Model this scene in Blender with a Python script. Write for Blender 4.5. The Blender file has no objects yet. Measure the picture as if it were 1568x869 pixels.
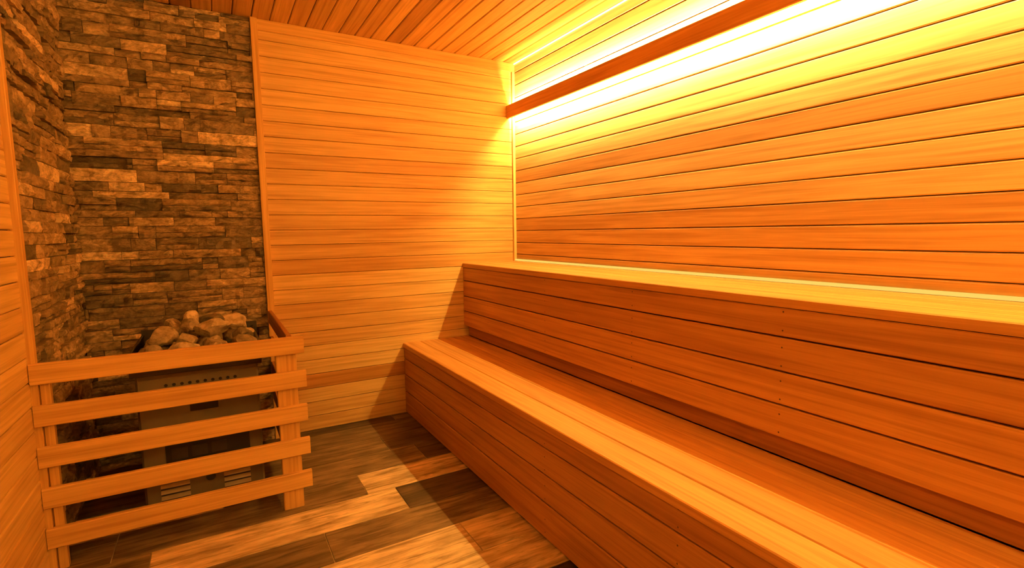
import bpy, bmesh, math, random
from mathutils import Vector, Matrix, noise
random.seed(7)
V=Vector
scn=bpy.context.scene
scn.view_settings.view_transform='Standard'
scn.view_settings.look='None'
# ---------------- measured room ----------------
XU,XL,XS,XC=-0.4064,-0.8276,-1.5513,-2.3704
Z1,Z2,ZC=0.45,0.9362,2.2576
YT=-0.873
YF=-4.0
# ---------------- materials ----------------
def newmat(name):
    m=bpy.data.materials.new(name); m.use_nodes=True
    nt=m.node_tree; nt.nodes.clear()
    out=nt.nodes.new('ShaderNodeOutputMaterial'); b=nt.nodes.new('ShaderNodeBsdfPrincipled')
    nt.links.new(b.outputs[0],out.inputs[0])
    return m,nt,b
def N(nt,t,**k):
    n=nt.nodes.new(t)
    for a,v in k.items(): setattr(n,a,v)
    return n
def ramp(nt,stops):
    r=N(nt,'ShaderNodeValToRGB'); e=r.color_ramp.elements
    while len(e)<len(stops): e.new(0.5)
    for i,(p,c) in enumerate(stops):
        e[i].position=p; e[i].color=(c[0],c[1],c[2],1)
    return r
def mix(nt,kind,fac,a,b):
    m=N(nt,'ShaderNodeMix',data_type='RGBA',blend_type=kind)
    for s,v in ((0,fac),(6,a),(7,b)):
        if hasattr(v,'is_linked') or hasattr(v,'links'): nt.links.new(v,m.inputs[s])
        else: m.inputs[s].default_value=v if s==0 else (*v,1)
    return m.outputs[2]
def wood(name,dark,light,rough=0.45,bump=0.10,streak=0.62):
    m,nt,b=newmat(name)
    uv=N(nt,'ShaderNodeUVMap',uv_map='UVMap')
    at=N(nt,'ShaderNodeAttribute',attribute_name='tone')
    sep=N(nt,'ShaderNodeSeparateColor'); nt.links.new(at.outputs['Color'],sep.inputs[0])
    mp=N(nt,'ShaderNodeMapping'); mp.inputs['Scale'].default_value=(0.9,38,1); nt.links.new(uv.outputs[0],mp.inputs[0])
    n1=N(nt,'ShaderNodeTexNoise'); n1.inputs['Scale'].default_value=1.6; n1.inputs['Detail'].default_value=6; n1.inputs['Distortion'].default_value=0.5
    nt.links.new(mp.outputs[0],n1.inputs[0])
    mp2=N(nt,'ShaderNodeMapping'); mp2.inputs['Scale'].default_value=(0.6,9,1); nt.links.new(uv.outputs[0],mp2.inputs[0])
    n2=N(nt,'ShaderNodeTexNoise'); n2.inputs['Scale'].default_value=2.0; n2.inputs['Detail'].default_value=3; n2.inputs['Distortion'].default_value=1.2
    nt.links.new(mp2.outputs[0],n2.inputs[0])
    mp3=N(nt,'ShaderNodeMapping'); mp3.inputs['Scale'].default_value=(4,170,1); nt.links.new(uv.outputs[0],mp3.inputs[0])
    n3=N(nt,'ShaderNodeTexNoise'); n3.inputs['Scale'].default_value=1.5; n3.inputs['Detail'].default_value=2
    nt.links.new(mp3.outputs[0],n3.inputs[0])
    base=ramp(nt,[(0.0,dark),(1.0,light)])
    nt.links.new(sep.outputs[0],base.inputs[0])
    g1=ramp(nt,[(0.32,(0.60,0.50,0.42)),(0.55,(1,1,1)),(0.75,(0.86,0.80,0.75))]); nt.links.new(n1.outputs[0],g1.inputs[0])
    g2=ramp(nt,[(0.35,(0.74,0.66,0.58)),(0.6,(1,1,1))]); nt.links.new(n2.outputs[0],g2.inputs[0])
    g3=ramp(nt,[(0.3,(0.85,0.82,0.8)),(0.6,(1,1,1))]); nt.links.new(n3.outputs[0],g3.inputs[0])
    c=mix(nt,'MULTIPLY',streak,base.outputs[0],g1.outputs[0])
    c=mix(nt,'MULTIPLY',streak,c,g2.outputs[0])
    c=mix(nt,'MULTIPLY',0.6,c,g3.outputs[0])
    nt.links.new(c,b.inputs['Base Color'])
    b.inputs['Roughness'].default_value=rough
    b.inputs['Specular IOR Level'].default_value=0.35
    bp=N(nt,'ShaderNodeBump'); bp.inputs['Strength'].default_value=bump; bp.inputs['Distance'].default_value=0.002
    nt.links.new(n1.outputs[0],bp.inputs['Height']); nt.links.new(bp.outputs[0],b.inputs['Normal'])
    return m
def plain(name,col,rough=0.5,metal=0.0,nscale=None,var=0.2):
    m,nt,b=newmat(name)
    b.inputs['Roughness'].default_value=rough; b.inputs['Metallic'].default_value=metal
    tc=N(nt,'ShaderNodeTexCoord'); n=N(nt,'ShaderNodeTexNoise'); n.inputs['Scale'].default_value=nscale or 12; n.inputs['Detail'].default_value=4
    nt.links.new(tc.outputs['Object'],n.inputs[0])
    r=ramp(nt,[(0.3,tuple(x*(1-var) for x in col)),(0.7,tuple(min(1,x*(1+var)) for x in col))]); nt.links.new(n.outputs[0],r.inputs[0])
    nt.links.new(r.outputs[0],b.inputs['Base Color'])
    return m
def rockmat():
    m,nt,b=newmat('sauna_rock')
    tc=N(nt,'ShaderNodeTexCoord'); at=N(nt,'ShaderNodeAttribute',attribute_name='tone')
    sep=N(nt,'ShaderNodeSeparateColor'); nt.links.new(at.outputs['Color'],sep.inputs[0])
    n=N(nt,'ShaderNodeTexNoise'); n.inputs['Scale'].default_value=26; n.inputs['Detail'].default_value=7; n.inputs['Roughness'].default_value=.7
    nt.links.new(tc.outputs['Object'],n.inputs[0])
    base=ramp(nt,[(0,(0.16,0.12,0.08)),(0.5,(0.36,0.27,0.18)),(1,(0.66,0.52,0.36))]); nt.links.new(sep.outputs[0],base.inputs[0])
    g=ramp(nt,[(0.36,(0.45,0.42,0.4)),(0.62,(1.2,1.15,1.1))]); nt.links.new(n.outputs[0],g.inputs[0])
    nt.links.new(mix(nt,'MULTIPLY',1.0,base.outputs[0],g.outputs[0]),b.inputs['Base Color']); b.inputs['Roughness'].default_value=.85
    bp=N(nt,'ShaderNodeBump'); bp.inputs['Strength'].default_value=0.6; bp.inputs['Distance'].default_value=0.006
    nt.links.new(n.outputs[0],bp.inputs['Height']); nt.links.new(bp.outputs[0],b.inputs['Normal'])
    return m
def emit(name,col,s):
    m=bpy.data.materials.new(name); m.use_nodes=True; nt=m.node_tree; nt.nodes.clear()
    o=N(nt,'ShaderNodeOutputMaterial'); e=N(nt,'ShaderNodeEmission'); e.inputs[0].default_value=(*col,1); e.inputs[1].default_value=s
    nt.links.new(e.outputs[0],o.inputs[0]); return m
def stonemat():
    m,nt,b=newmat('ledge_stone')
    at=N(nt,'ShaderNodeAttribute',attribute_name='tone')
    sep=N(nt,'ShaderNodeSeparateColor'); nt.links.new(at.outputs['Color'],sep.inputs[0])
    uv=N(nt,'ShaderNodeUVMap',uv_map='UVMap')
    n1=N(nt,'ShaderNodeTexNoise'); n1.inputs['Scale'].default_value=13; n1.inputs['Detail'].default_value=8; n1.inputs['Roughness'].default_value=0.7; n1.inputs['Distortion'].default_value=1.0
    nt.links.new(uv.outputs[0],n1.inputs[0])
    n2=N(nt,'ShaderNodeTexNoise'); n2.inputs['Scale'].default_value=70; n2.inputs['Detail'].default_value=6
    nt.links.new(uv.outputs[0],n2.inputs[0])
    base=ramp(nt,[(0,(0.12,0.085,0.05)),(0.45,(0.35,0.24,0.14)),(0.8,(0.60,0.43,0.26)),(1,(0.92,0.70,0.45))]); nt.links.new(sep.outputs[0],base.inputs[0])
    g=ramp(nt,[(0.33,(0.20,0.16,0.13)),(0.5,(0.85,0.8,0.75)),(0.66,(1.5,1.45,1.35))]); nt.links.new(n1.outputs[0],g.inputs[0])
    g2=ramp(nt,[(0.3,(0.6,0.6,0.6)),(0.6,(1.1,1.1,1.1))]); nt.links.new(n2.outputs[0],g2.inputs[0])
    c=mix(nt,'MULTIPLY',1.0,base.outputs[0],g.outputs[0]); c=mix(nt,'MULTIPLY',0.8,c,g2.outputs[0])
    nt.links.new(c,b.inputs['Base Color']); b.inputs['Roughness'].default_value=0.5
    bp=N(nt,'ShaderNodeBump'); bp.inputs['Strength'].default_value=0.9; bp.inputs['Distance'].default_value=0.008
    nt.links.new(n1.outputs[0],bp.inputs['Height']); nt.links.new(bp.outputs[0],b.inputs['Normal'])
    return m
def tilemat():
    m,nt,b=newmat('wood_look_tile')
    uv=N(nt,'ShaderNodeUVMap',uv_map='UVMap'); at=N(nt,'ShaderNodeAttribute',attribute_name='tone')
    sep=N(nt,'ShaderNodeSeparateColor'); nt.links.new(at.outputs['Color'],sep.inputs[0])
    mp=N(nt,'ShaderNodeMapping'); mp.inputs['Scale'].default_value=(2.2,22,1); nt.links.new(uv.outputs[0],mp.inputs[0])
    n1=N(nt,'ShaderNodeTexNoise'); n1.inputs['Scale'].default_value=1.8; n1.inputs['Detail'].default_value=8; n1.inputs['Roughness'].default_value=0.68; n1.inputs['Distortion'].default_value=0.8
    nt.links.new(mp.outputs[0],n1.inputs[0])
    mp2=N(nt,'ShaderNodeMapping'); mp2.inputs['Scale'].default_value=(3,9,1); nt.links.new(uv.outputs[0],mp2.inputs[0])
    n2=N(nt,'ShaderNodeTexNoise'); n2.inputs['Scale'].default_value=1.5; n2.inputs['Detail'].default_value=5
    nt.links.new(mp2.outputs[0],n2.inputs[0])
    base=ramp(nt,[(0,(0.065,0.042,0.026)),(0.5,(0.22,0.15,0.09)),(1,(0.88,0.66,0.42))]); nt.links.new(sep.outputs[0],base.inputs[0])
    g=ramp(nt,[(0.36,(0.36,0.32,0.28)),(0.5,(0.9,0.88,0.85)),(0.66,(1.3,1.25,1.2))]); nt.links.new(n1.outputs[0],g.inputs[0])
    g2=ramp(nt,[(0.38,(0.58,0.55,0.52)),(0.6,(1.12,1.1,1.08))]); nt.links.new(n2.outputs[0],g2.inputs[0])
    c=mix(nt,'MULTIPLY',1.0,base.outputs[0],g.outputs[0]); c=mix(nt,'MULTIPLY',0.9,c,g2.outputs[0])
    nt.links.new(c,b.inputs['Base Color']); b.inputs['Roughness'].default_value=0.55; b.inputs['Specular IOR Level'].default_value=0.3
    bp=N(nt,'ShaderNodeBump'); bp.inputs['Strength'].default_value=0.2; bp.inputs['Distance'].default_value=0.002
    nt.links.new(n1.outputs[0],bp.inputs['Height']); nt.links.new(bp.outputs[0],b.inputs['Normal'])
    return m
WD,WL=(0.57,0.27,0.07),(0.92,0.62,0.25)
M_wall=wood('hemlock_boards',WD,WL,0.42)
M_ceil=wood('cedar_ceiling_boards',(0.40,0.18,0.05),(0.92,0.56,0.20),0.5)
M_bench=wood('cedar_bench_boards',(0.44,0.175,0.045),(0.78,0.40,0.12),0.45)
M_trim=wood('wood_trim',(0.64,0.34,0.10),(0.88,0.54,0.19),0.45)
M_back=plain('dark_gap',(0.04,0.017,0.007),0.9)
M_stone=stonemat(); M_tile=tilemat()
M_grout=plain('grout',(0.40,0.30,0.19),0.9)
M_steel=plain('brushed_steel',(0.19,0.15,0.11),0.4,0.25,8,0.15)
M_louver=plain('louver_steel',(0.55,0.45,0.33),0.35,0.3,8,0.1)
M_dsteel=plain('dark_steel',(0.06,0.05,0.045),0.45,0.6)
M_black=plain('black_enamel',(0.012,0.011,0.01),0.4)
M_rock=rockmat()
M_nail=plain('nail_head',(0.10,0.05,0.02),0.5)
# ---------------- mesh builder ----------------
class MB:
    def __init__(s): s.v=[];s.f=[];s.uv=[];s.t=[];s.m=[]
    def face(s,pts,uvs,tone,mi=0):
        i=len(s.v); s.v+= [tuple(p) for p in pts]; s.f.append(tuple(range(i,i+len(pts)))); s.uv.append(uvs); s.t.append(tone); s.m.append(mi)
    def prism(s,o,dl,dw,dn,L,prof,tone,mi=0,off=None):
        """extrude a profile given in (w,n) coordinates along dl"""
        o,dl,dw,dn=V(o),V(dl),V(dw),V(dn)
        flip = dw.cross(dn).dot(dl)<0
        ou,ov=off or (random.uniform(0,60),random.uniform(0,60))
        P=[o+dw*a+dn*b for a,b in prof]; n=len(P); d=0
        for i in range(n):
            j=(i+1)%n; seg=(P[j]-P[i]).length
            pts=[P[i],P[i]+dl*L,P[j]+dl*L,P[j]]
            uvs=[(ou,ov+d),(ou+L,ov+d),(ou+L,ov+d+seg),(ou,ov+d+seg)]
            if not flip: pts.reverse();uvs.reverse()
            s.face(pts,uvs,tone,mi); d+=seg
        a=list(P); ua=[(ou+x*0.1,ov+y) for x,y in prof]; b=[p+dl*L for p in P]
        if flip: s.face(a,ua,tone,mi); s.face(b[::-1],ua[::-1],tone,mi)
        else: s.face(a[::-1],ua[::-1],tone,mi); s.face(b,ua,tone,mi)
    def board(s,o,dl,dw,dn,L,W,T,c=0.003,tone=None,mi=0):
        if tone is None: tone=random.random()
        prof=[(0,0),(W,0),(W,T-c),(W-c,T),(c,T),(0,T-c)]
        s.prism(o,dl,dw,dn,L,prof,tone,mi)
    def box(s,lo,hi,tone=0.5,mi=0,axis=None,c=0.0):
        d=[hi[i]-lo[i] for i in range(3)]
        ax=axis if axis is not None else d.index(max(d))
        E=[V((1,0,0)),V((0,1,0)),V((0,0,1))]
        b=(ax+1)%3; e=(ax+2)%3; W,T=d[b],d[e]
        if c>0: prof=[(c,0),(W-c,0),(W,c),(W,T-c),(W-c,T),(c,T),(0,T-c),(0,c)]
        else: prof=[(0,0),(W,0),(W,T),(0,T)]
        s.prism(lo,E[ax],E[b],E[e],d[ax],prof,tone,mi)
    def disc(s,o,dl,a,b,r,L,n=12,tone=.5,mi=0):
        s.prism(o,dl,a,b,L,[(math.cos(q*2*math.pi/n)*r,math.sin(q*2*math.pi/n)*r) for q in range(n)],tone,mi)
    def build(s,name,mats,parent=None,smooth=False):
        me=bpy.data.meshes.new(name); me.from_pydata(s.v,[],s.f)
        me.uv_layers.new(name='UVMap'); me.color_attributes.new(name='tone',type='FLOAT_COLOR',domain='CORNER')
        fu=[];fc=[]
        for uvs,t in zip(s.uv,s.t):
            for u in uvs: fu+= [u[0],u[1]]; fc+= [t,t,t,1]
        me.uv_layers['UVMap'].data.foreach_set('uv',fu)
        me.color_attributes['tone'].data.foreach_set('color',fc)
        for m in mats: me.materials.append(m)
        for p,mi in zip(me.polygons,s.m): p.material_index=mi; p.use_smooth=smooth
        me.update()
        ob=bpy.data.objects.new(name,me); scn.collection.objects.link(ob)
        if parent: ob.parent=parent
        return ob
def empty(name):
    e=bpy.data.objects.new(name,None); scn.collection.objects.link(e); return e
X,Y,Z=V((1,0,0)),V((0,1,0)),V((0,0,1))
def clad(mb,o,dl,dw,dn,L,H,w,T=0.016,c=0.0035,tf=None,G=.0028):
    """cover L x H with boards of pitch w, starting at o"""
    n=0; a=0
    while a<H-0.004:
        ww=min(w,H-a)
        mb.board(V(o)+V(dw)*(a+G/2),dl,dw,dn,L,ww-G,T,c,tf(n) if tf else None,0)
        a+=w;n+=1
G=.0028
def tn(lo=0.35,hi=1.0):
    return lambda n: random.uniform(lo,hi)
# --- right wall
mb=MB(); mb.box((0.010,YF,0),(0.09,0.0,ZC),0.1,1)
clad(mb,(0.016,YF,0.01),Y,Z,-X,-YF,ZC-0.01,0.081,tf=tn(.15,1)); mb.build('wall_right',[M_wall,M_back])
# --- back wall
mb=MB(); mb.box((XC-0.09,0.012,0),(0.09,0.09,ZC),0.1,1)
tl=[random.uniform(.45,1) for _ in range(40)]; tl[3]=0.0; tl[11]=.3
clad(mb,(XS,0.016,0.0),X,Z,-Y,-XS,ZC,0.083,c=.0025,tf=lambda n:tl[n],G=.0018); mb.build('wall_back',[M_wall,M_back])
# --- left wall
mb=MB(); mb.box((XC-0.09,YF,0),(XC-0.008,0.012,ZC),0.1,1)
clad(mb,(XC-0.016+0.004,YF,0.0),Y,Z,X,YT-YF,ZC,0.083,tf=tn(.6,1)); mb.build('wall_left',[M_wall,M_back])
# --- front wall (behind the camera) with a framed door
mb=MB(); mb.box((XC-0.09,YF-0.09,0),(0.09,YF-0.008,ZC),0.1,1)
clad(mb,(XC,YF-0.016,0.0),X,Z,Y,-XC,ZC,0.083,tf=tn(.5,1)); mb.build('wall_front',[M_wall,M_back])
mb=MB()
dx0,dx1=-1.75,-1.02
for a,b in (((dx0-.07,YF+.002,0),(dx0,YF+.03,2.06)),((dx1,YF+.002,0),(dx1+.07,YF+.03,2.06)),((dx0-.07,YF+.002,2.06),(dx1+.07,YF+.03,2.13)),
            ((dx0,YF+.006,0.01),(dx0+.09,YF+.026,2.05)),((dx1-.09,YF+.006,0.01),(dx1,YF+.026,2.05)),((dx0+.09,YF+.006,0.01),(dx1-.09,YF+.026,.16)),((dx0+.09,YF+.006,1.93),(dx1-.09,YF+.026,2.05))):
    mb.box(a,b,random.uniform(.3,.9),0,c=.002)
mb.box((dx0+.09,YF+.012,.16),(dx1-.09,YF+.018,1.93),0.3,1); mb.box((dx0+.04,YF+.03,.9),(dx0+.06,YF+.06,1.2),0.5,0,c=.004)
mb.build('door_1',[M_trim,M_black])
# --- ceiling: boards running along the room
mb=MB(); mb.box((XC-0.09,YF-0.09,ZC+0.006),(0.09,0.09,ZC+0.06),0.1,1)
clad(mb,(XC,YF,ZC+0.016),Y,X,-Z,-YF,-XC,0.088,c=.004,tf=lambda n:random.choice([random.uniform(0,.35),random.uniform(.5,1),random.uniform(.5,1)]))
mb.build('ceiling',[M_ceil,M_back])
# --- floor: wood look tiles laid across the room
mb=MB(); mb.box((XC-0.09,YF-0.09,-0.06),(0.09,0.09,-0.003),0.1,1,axis=0)
g=0.004; PR=.205; y=-.089+PR; r=0
lay={2:(-1.08,.38,.22,.35),3:(-.95,.48,.15,.2),4:(-1.30,.38,.88,.5),5:(-1.18,.88,.05,.7),6:(-1.52,.22,.45,.9),7:(-1.05,.85,.8,.2),8:(-1.4,.2,.85,.5)}
while y>YF:
    j,tl_,tr_,sp=lay.get(r,(-random.uniform(.9,1.7),random.random(),random.random(),random.random()))
    y0=max(y-PR,YF); y1=min(y,0.0)
    if y1-y0>.01:
        for k in range(-3,3):
            a=max(j+k*.9,XC); b=min(j+(k+1)*.9,0)
            t=tl_ if k==-1 else (tr_ if k==0 else random.random())
            if b-a>0.02: mb.box((a+g/2,y0+g/2,-.012),(b-g/2,y1-g/2,0),t,0,axis=0,c=.001)
    y-=PR; r+=1
mb.build('floor',[M_tile,M_grout])
# --- trims
mb=MB(); mb.box((XS-.034,-.022,0),(XS,0.010,ZC),.8,0,c=.002); mb.build('trim_1',[M_trim])
mb=MB(); mb.box((XS,-.014,ZC-.055),(0,0.0,ZC),.7,0,c=.002); mb.build('trim_2',[M_trim])
mb=MB(); mb.box((-.020,-.020,Z2),(0,0,ZC-.055),.8,0,c=.002); mb.build('trim_3',[M_trim])
mb=MB(); mb.box((XC-.012,YT,0),(XC+.022,YT+.03,ZC),.8,0,c=.002); mb.build('trim_4',[M_trim])
# --- stone veneer
def stones(mb,o,du,dn,L,H):
    o,du,dn=V(o),V(du),V(dn); z=0
    while z<H-.004:
        h=random.choice([.032,.042,.042,.05,.055,.06]); h=min(h,H-z)
        if H-z-h<.015: h=H-z
        x=-random.uniform(0,.15)
        while x<L:
            w=random.choice([.07,.1,.14,.18,.24,.3]); a=max(0,x); b=min(L,x+w); x+=w
            if b-a<.006: continue
            # some pieces are split into two thin courses
            parts=[(z,h)] if (h<.05 or random.random()<.55) else [(z,h*.45),(z+h*.45,h*.55)]
            for zz_,hh in parts:
                T=random.uniform(.003,.026); nu=max(2,int((b-a)/.018)); nv=3
                sd=V((random.uniform(0,99),random.uniform(0,99),0)); tone=min(1,max(0,random.gauss(.47,.28)))
                gp=.0009
                def P(i,j):
                    u=a+gp+(b-a-2*gp)*i/nu; v=zz_+gp+(hh-2*gp)*j/nv
                    d=T+noise.noise(V((u*22,v*45,0))+sd)*.009+noise.noise(V((u*70,v*110,5))+sd)*.005
                    if i in(0,nu) or j in(0,nv): d-=.004
                    return o+du*u+Z*v+dn*max(d,-.006)
                flip=du.cross(Z).dot(dn)<0
                g_=[[P(i,j) for j in range(nv+1)] for i in range(nu+1)]
                def q(pts,uvs,):
                    if flip: pts=pts[::-1];uvs=uvs[::-1]
                    mb.face(pts,uvs,tone,0)
                U=lambda i,j:(sd.x+(b-a)*i/nu,sd.y+1.8*hh*j/nv)
                for i in range(nu):
                    for j in range(nv):
                        q([g_[i][j],g_[i+1][j],g_[i+1][j+1],g_[i][j+1]],[U(i,j),U(i+1,j),U(i+1,j+1),U(i,j+1)])
                bk=lambda i,j:o+du*(a+gp+(b-a-2*gp)*i/nu)+Z*(zz_+gp+(hh-2*gp)*j/nv)-dn*.012
                for i in range(nu):
                    q([bk(i,0),bk(i+1,0),g_[i+1][0],g_[i][0]],[U(i,0),U(i+1,0),U(i+1,0),U(i,0)])
                    q([g_[i][nv],g_[i+1][nv],bk(i+1,nv),bk(i,nv)],[U(i,nv),U(i+1,nv),U(i+1,nv),U(i,nv)])
                for j in range(nv):
                    q([bk(0,j),g_[0][j],g_[0][j+1],bk(0,j+1)],[U(0,j),U(0,j),U(0,j+1),U(0,j+1)])
                    q([g_[nu][j],bk(nu,j),bk(nu,j+1),g_[nu][j+1]],[U(nu,j),U(nu,j),U(nu,j+1),U(nu,j+1)])
        z+=h
mb=MB(); stones(mb,(XC,0.004,0),X,-Y,XS-.034-XC,ZC); stones(mb,(XC-.004,YT+.03,0),Y,X,-YT-.03,ZC)
mb.build('stone_veneer',[M_stone])
# --- benches
YB=YF+.02
def nails(mb,pts,n):
    n=V(n)
    for p in pts:
        p=V(p); a=n.orthogonal().normalized(); b=n.cross(a); r=.0028
        ring=[p+n*.0006+(a*math.cos(t*math.pi/3)+b*math.sin(t*math.pi/3))*r for t in range(6)]
        mb.face(ring,[(0,0)]*6,.5,2)
mb=MB(); LB=-.001-YB; GB=.005
# lower tier
mb.box((XL+.03,YB,.01),(XU+.05,-.02,Z1-.03),.1,1)
sw=(XU+.03-XL)/4
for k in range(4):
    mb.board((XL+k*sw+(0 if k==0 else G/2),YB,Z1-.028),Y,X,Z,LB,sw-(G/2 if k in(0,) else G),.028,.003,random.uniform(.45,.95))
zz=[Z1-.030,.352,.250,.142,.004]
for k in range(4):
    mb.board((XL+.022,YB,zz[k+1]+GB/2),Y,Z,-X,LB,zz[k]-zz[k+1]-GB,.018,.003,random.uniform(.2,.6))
py=[-.35-.62*i for i in range(6)]
nails(mb,[(XL+.004,y,z+o) for y in py for z in (.37,.27,.16,.03) for o in (0,.05)],(-1,0,0))
mb.build('sauna_bench',[M_bench,M_back,M_nail])
# upper tier
mb=MB()
mb.box((XU+.032,YB,Z1+.002),(-.001,-.012,.52),.1,0)
mb.box((XU+.024,YB,.52),(-.001,-.012,Z2-.03),.1,1)
uw=(-.001-XU-.012)/4
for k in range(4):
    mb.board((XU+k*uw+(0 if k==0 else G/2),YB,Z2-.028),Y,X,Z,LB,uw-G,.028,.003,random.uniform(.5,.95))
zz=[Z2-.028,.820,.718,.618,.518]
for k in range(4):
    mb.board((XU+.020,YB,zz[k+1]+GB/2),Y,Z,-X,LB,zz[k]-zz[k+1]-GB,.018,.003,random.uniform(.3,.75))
nails(mb,[(XU+.002,y,z+o) for y in py for z in (.84,.735,.635,.535) for o in (0,.055)],(-1,0,0))
mb.build('sauna_bench.001',[M_bench,M_back,M_nail])
# --- light valance + LED strips
VX=-.058
mb=MB(); mb.box((VX,YB,1.895),(VX+.018,-.002,1.980),.6,0,c=.002)
mb.build('light_valance',[M_bench])
def tube(name,x,z,r,mat,y0=YB+.01,y1=-.02):
    mb=MB(); mb.disc((x,y0,z),Y,X,Z,r,y1-y0,6); return mb.build(name,[mat])
LC=(1.0,.72,.16)
tube('led_strip',-.024,1.920,.006,emit('led_warm',LC,360))
tube('led_strip.001',-.009,Z2+.007,.007,emit('led_warm_low',(1,.66,.12),1.0))
tube('led_strip.002',-.006,ZC-.006,.004,emit('led_warm_top',(1,.72,.25),5))
# LED tape on the back of the valance, washing the wall
al=bpy.data.lights.new('led_tape','AREA'); al.shape='RECTANGLE'; al.size=.022; al.size_y=3.9; al.energy=640; al.color=(1.0,.73,.28)
ao=bpy.data.objects.new('led_tape',al); scn.collection.objects.link(ao)
# local -Z -> +X, local Y -> world Y
ao.matrix_world=Matrix(((0,0,-1,-.0385),(0,1,0,(YB-.02)/2),(1,0,0,1.928),(0,0,0,1)))
# --- added fill light: two invented globe lamps, unseen behind the camera
EG=emit('fill_lamp_glow',LC,78)
for i,(lx,lz) in enumerate(((-2.08,1.92),(-.62,1.80))):
    e=empty('fill_lamp')
    mb=MB(); mb.disc((lx,YF+.001,lz),Y,X,Z,.06,.025,16); mb.build('back_plate',[M_dsteel],e)
    mb=MB(); mb.disc((lx,YF+.026,lz),Y,X,Z,.012,.05,8); mb.build('arm',[M_dsteel],e)
    mb=MB(); R=.09
    def S(i,j):
        th=2*math.pi*i/12; ph=math.pi*j/6
        return V((lx+R*math.sin(ph)*math.cos(th),YF+.165+R*math.sin(ph)*math.sin(th),lz+R*math.cos(ph)))
    for a in range(12):
        for b in range(6):
            q=[S(a,b),S(a,b+1),S(a+1,b+1),S(a+1,b)]
            if b==0: q=q[:3]
            elif b==5: q=[q[0],q[1],q[3]]
            mb.face(q,[(0,0)]*len(q),.5,0)
    mb.build('globe',[EG],e,True)
# --- heater guard rail
fg=empty('heater_guard_rail')
XE=-1.526; pt=.142
for i in range(5):
    zt=.726-i*pt
    mb=MB(); mb.box((XC+.006,YT-.012,zt-.070),(XE+(0,.004,.002,.005,.006)[i],YT+.010,zt),random.uniform(.4,.9),0,c=.003); mb.build('rail_%d'%(i+1),[M_trim],fg)
    mb=MB(); mb.box((XE-.058,YT+.051,zt-.070),(XE-.038,-.004,zt),0,0,c=.003); mb.build('side_rail_%d'%(i+1),[M_bench],fg)
mb=MB(); mb.box((XE-.105,YT+.011,0),(XE-.028,YT+.05,.715),.6,0,c=.003); mb.build('post',[M_trim],fg)
mb=MB(); mb.box((XC+.024,YT+.011,0),(XC+.05,YT+.04,.70),.8,0,c=.003); mb.build('wall_batten',[M_trim],fg)
# --- heater
ht=empty('sauna_heater')
hx0,hx1,hy0,hy1,hz0,hz1=-2.117,-1.685,-.66,-.22,.03,.635
mb=MB(); mb.box((hx0,hy0,hz0),(hx1,hy1,hz1-.02),.5,0,c=.008); mb.build('body',[M_steel],ht)
mb=MB()
t=.010
for a,b in (((hx0-.015,hy0-.012,hz1-.045),(hx1+.015,hy0-.012+t,hz1+.035)),((hx0-.015,hy1+.02-t,hz1-.05),(hx1+.03,hy1+.02,hz1+.07)),
            ((hx0-.015,hy0-.012+t,hz1-.045),(hx0-.015+t,hy1+.02-t,hz1+.05)),((hx1+.015-t,hy0-.012+t,hz1-.045),(hx1+.015,hy1+.02-t,hz1+.05))):
    mb.box(a,b,.5,0,c=.002)
mb.box((hx0,hy0,hz1-.02),(hx1,hy1,hz1-.01),.5,0); mb.build('stone_tray',[M_dsteel],ht)
mb=MB(); fy=hy0-.001
for i in range(10):
    mb.disc((hx0+.10+i*.027,fy-.006,.545),-Y,X,Z,.0065,.002,10)
mb.box((hx0+.175,fy-.009,.425),(hx0+.275,fy,.455),.5,0,c=.001)
mb.box((hx0+.08,fy-.004,.215),(hx1-.05,fy,.300),.5,0,c=.001)
mb.disc((hx0+.23,fy-.006,.14),-Y,X,Z,.018,.014,14)
for sx in (hx0+.055,hx1-.155):
    for k in range(4): mb.box((sx,fy-.0075,.070+k*.024),(sx+.10,fy-.005,.078+k*.024),.5,0)
mb.build('controls',[M_black],ht)
mb=MB()
mb.box((hx0+.01,fy-.006,.045),(hx1-.01,fy,.205),.5,0,c=.002)
mb.box((hx0+.01,fy-.006,.310),(hx1-.01,fy,.575),.5,0,c=.002)
for sx in (hx0+.055,hx1-.155):
    for k in range(4): mb.prism((sx,fy-.006,.078+k*.024),X,Z,-Y,.10,[(0,0),(.013,0),(.004,.010),(0,.010)],.5,2)
for sx in (hx0+.10,hx0+.17,hx0+.24): mb.box((sx,fy-.008,.235),(sx+.055,fy-.004,.28),.5,1,c=.001)
mb.build('front_panels',[M_steel,M_dsteel,M_louver],ht)
mb=MB()
for a in (hx0+.03,hx1-.06):
    for b in (hy0+.03,hy1-.06): mb.box((a,b,0),(a+.03,b+.03,hz0+.002),.5,0)
mb.build('feet',[M_black],ht)
mb=MB()
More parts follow.
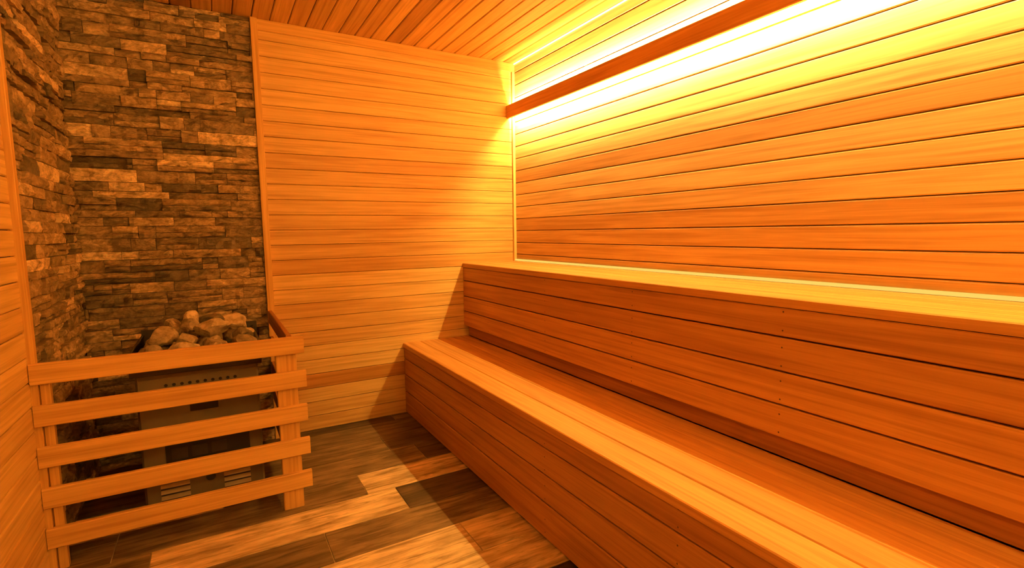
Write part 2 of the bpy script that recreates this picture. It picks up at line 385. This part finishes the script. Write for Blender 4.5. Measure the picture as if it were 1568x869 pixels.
def rock(mb,c,r,sd):
    bm=bmesh.new(); bmesh.ops.create_icosphere(bm,subdivisions=3,radius=1); tone=random.random()
    S=V((random.uniform(.95,1.3),random.uniform(.75,1.05),random.uniform(.62,.85)))
    R=Matrix.Rotation(random.uniform(0,6),3,'Z')@Matrix.Rotation(random.uniform(-.5,.5),3,'X')
    cuts=[(V((random.gauss(0,1),random.gauss(0,1),random.gauss(0,1))).normalized(),random.uniform(.55,.8)) for _ in range(8)]
    for f in bm.faces:
        pts=[]
        for v in f.verts:
            p=v.co.copy()
            for ax,dd in cuts:
                d=p.dot(ax)
                if d>dd: p=p-ax*(d-dd)
            p=p*(1+.2*noise.noise(p*1.5+V((sd,0,0))))
            p=V((p.x*S.x,p.y*S.y,p.z*S.z))*r; pts.append(V(c)+R@p)
        mb.face(pts,[(0,0)]*3,tone,0)
    bm.free()
for k in range(16):
    x=hx0+.05+(k%4)*.11+random.uniform(-.015,.015); y=hy0+.07+(k//4)*.10+random.uniform(-.015,.015)
    rock(mb,(x,y,hz1+random.uniform(.02,.04)),random.uniform(.050,.062),k*3.7)
for (x,y,zo,r) in ((-2.03,-.52,.085,.062),(-1.93,-.38,.130,.050),(-1.85,-.52,.100,.064),(-1.755,-.40,.105,.060),(-1.94,-.57,.065,.045),(-2.0,-.34,.09,.055),(-1.735,-.56,.06,.050),(-1.93,-.47,.115,.040),(-1.85,-.33,.11,.055)):
    rock(mb,(x,y,hz1+zo),r,x*50)
mb.build('rocks',[M_rock],ht)
# ---------------- world ----------------
w=bpy.data.worlds.new('world'); scn.world=w; w.use_nodes=True
w.node_tree.nodes['Background'].inputs[0].default_value=(1,.5,.15,1); w.node_tree.nodes['Background'].inputs[1].default_value=.05
# ---------------- camera ----------------
cam=bpy.data.cameras.new('camera'); co=bpy.data.objects.new('camera',cam); scn.collection.objects.link(co)
yw,pi_,ro=map(math.radians,(30.0619,5.8018,-.7671))
fw=V((math.sin(yw)*math.cos(pi_),math.cos(yw)*math.cos(pi_),-math.sin(pi_))); rt=V((math.cos(yw),-math.sin(yw),0)); up=rt.cross(fw)
r2=rt*math.cos(ro)+up*math.sin(ro); u2=up*math.cos(ro)-rt*math.sin(ro)
M=Matrix((r2,u2,-fw)).transposed().to_4x4(); M.translation=V((-1.8154,-3.0833,1.1351)); co.matrix_world=M
cam.sensor_width=36; cam.lens=783.5525/1568*36; cam.clip_start=.02
scn.camera=co
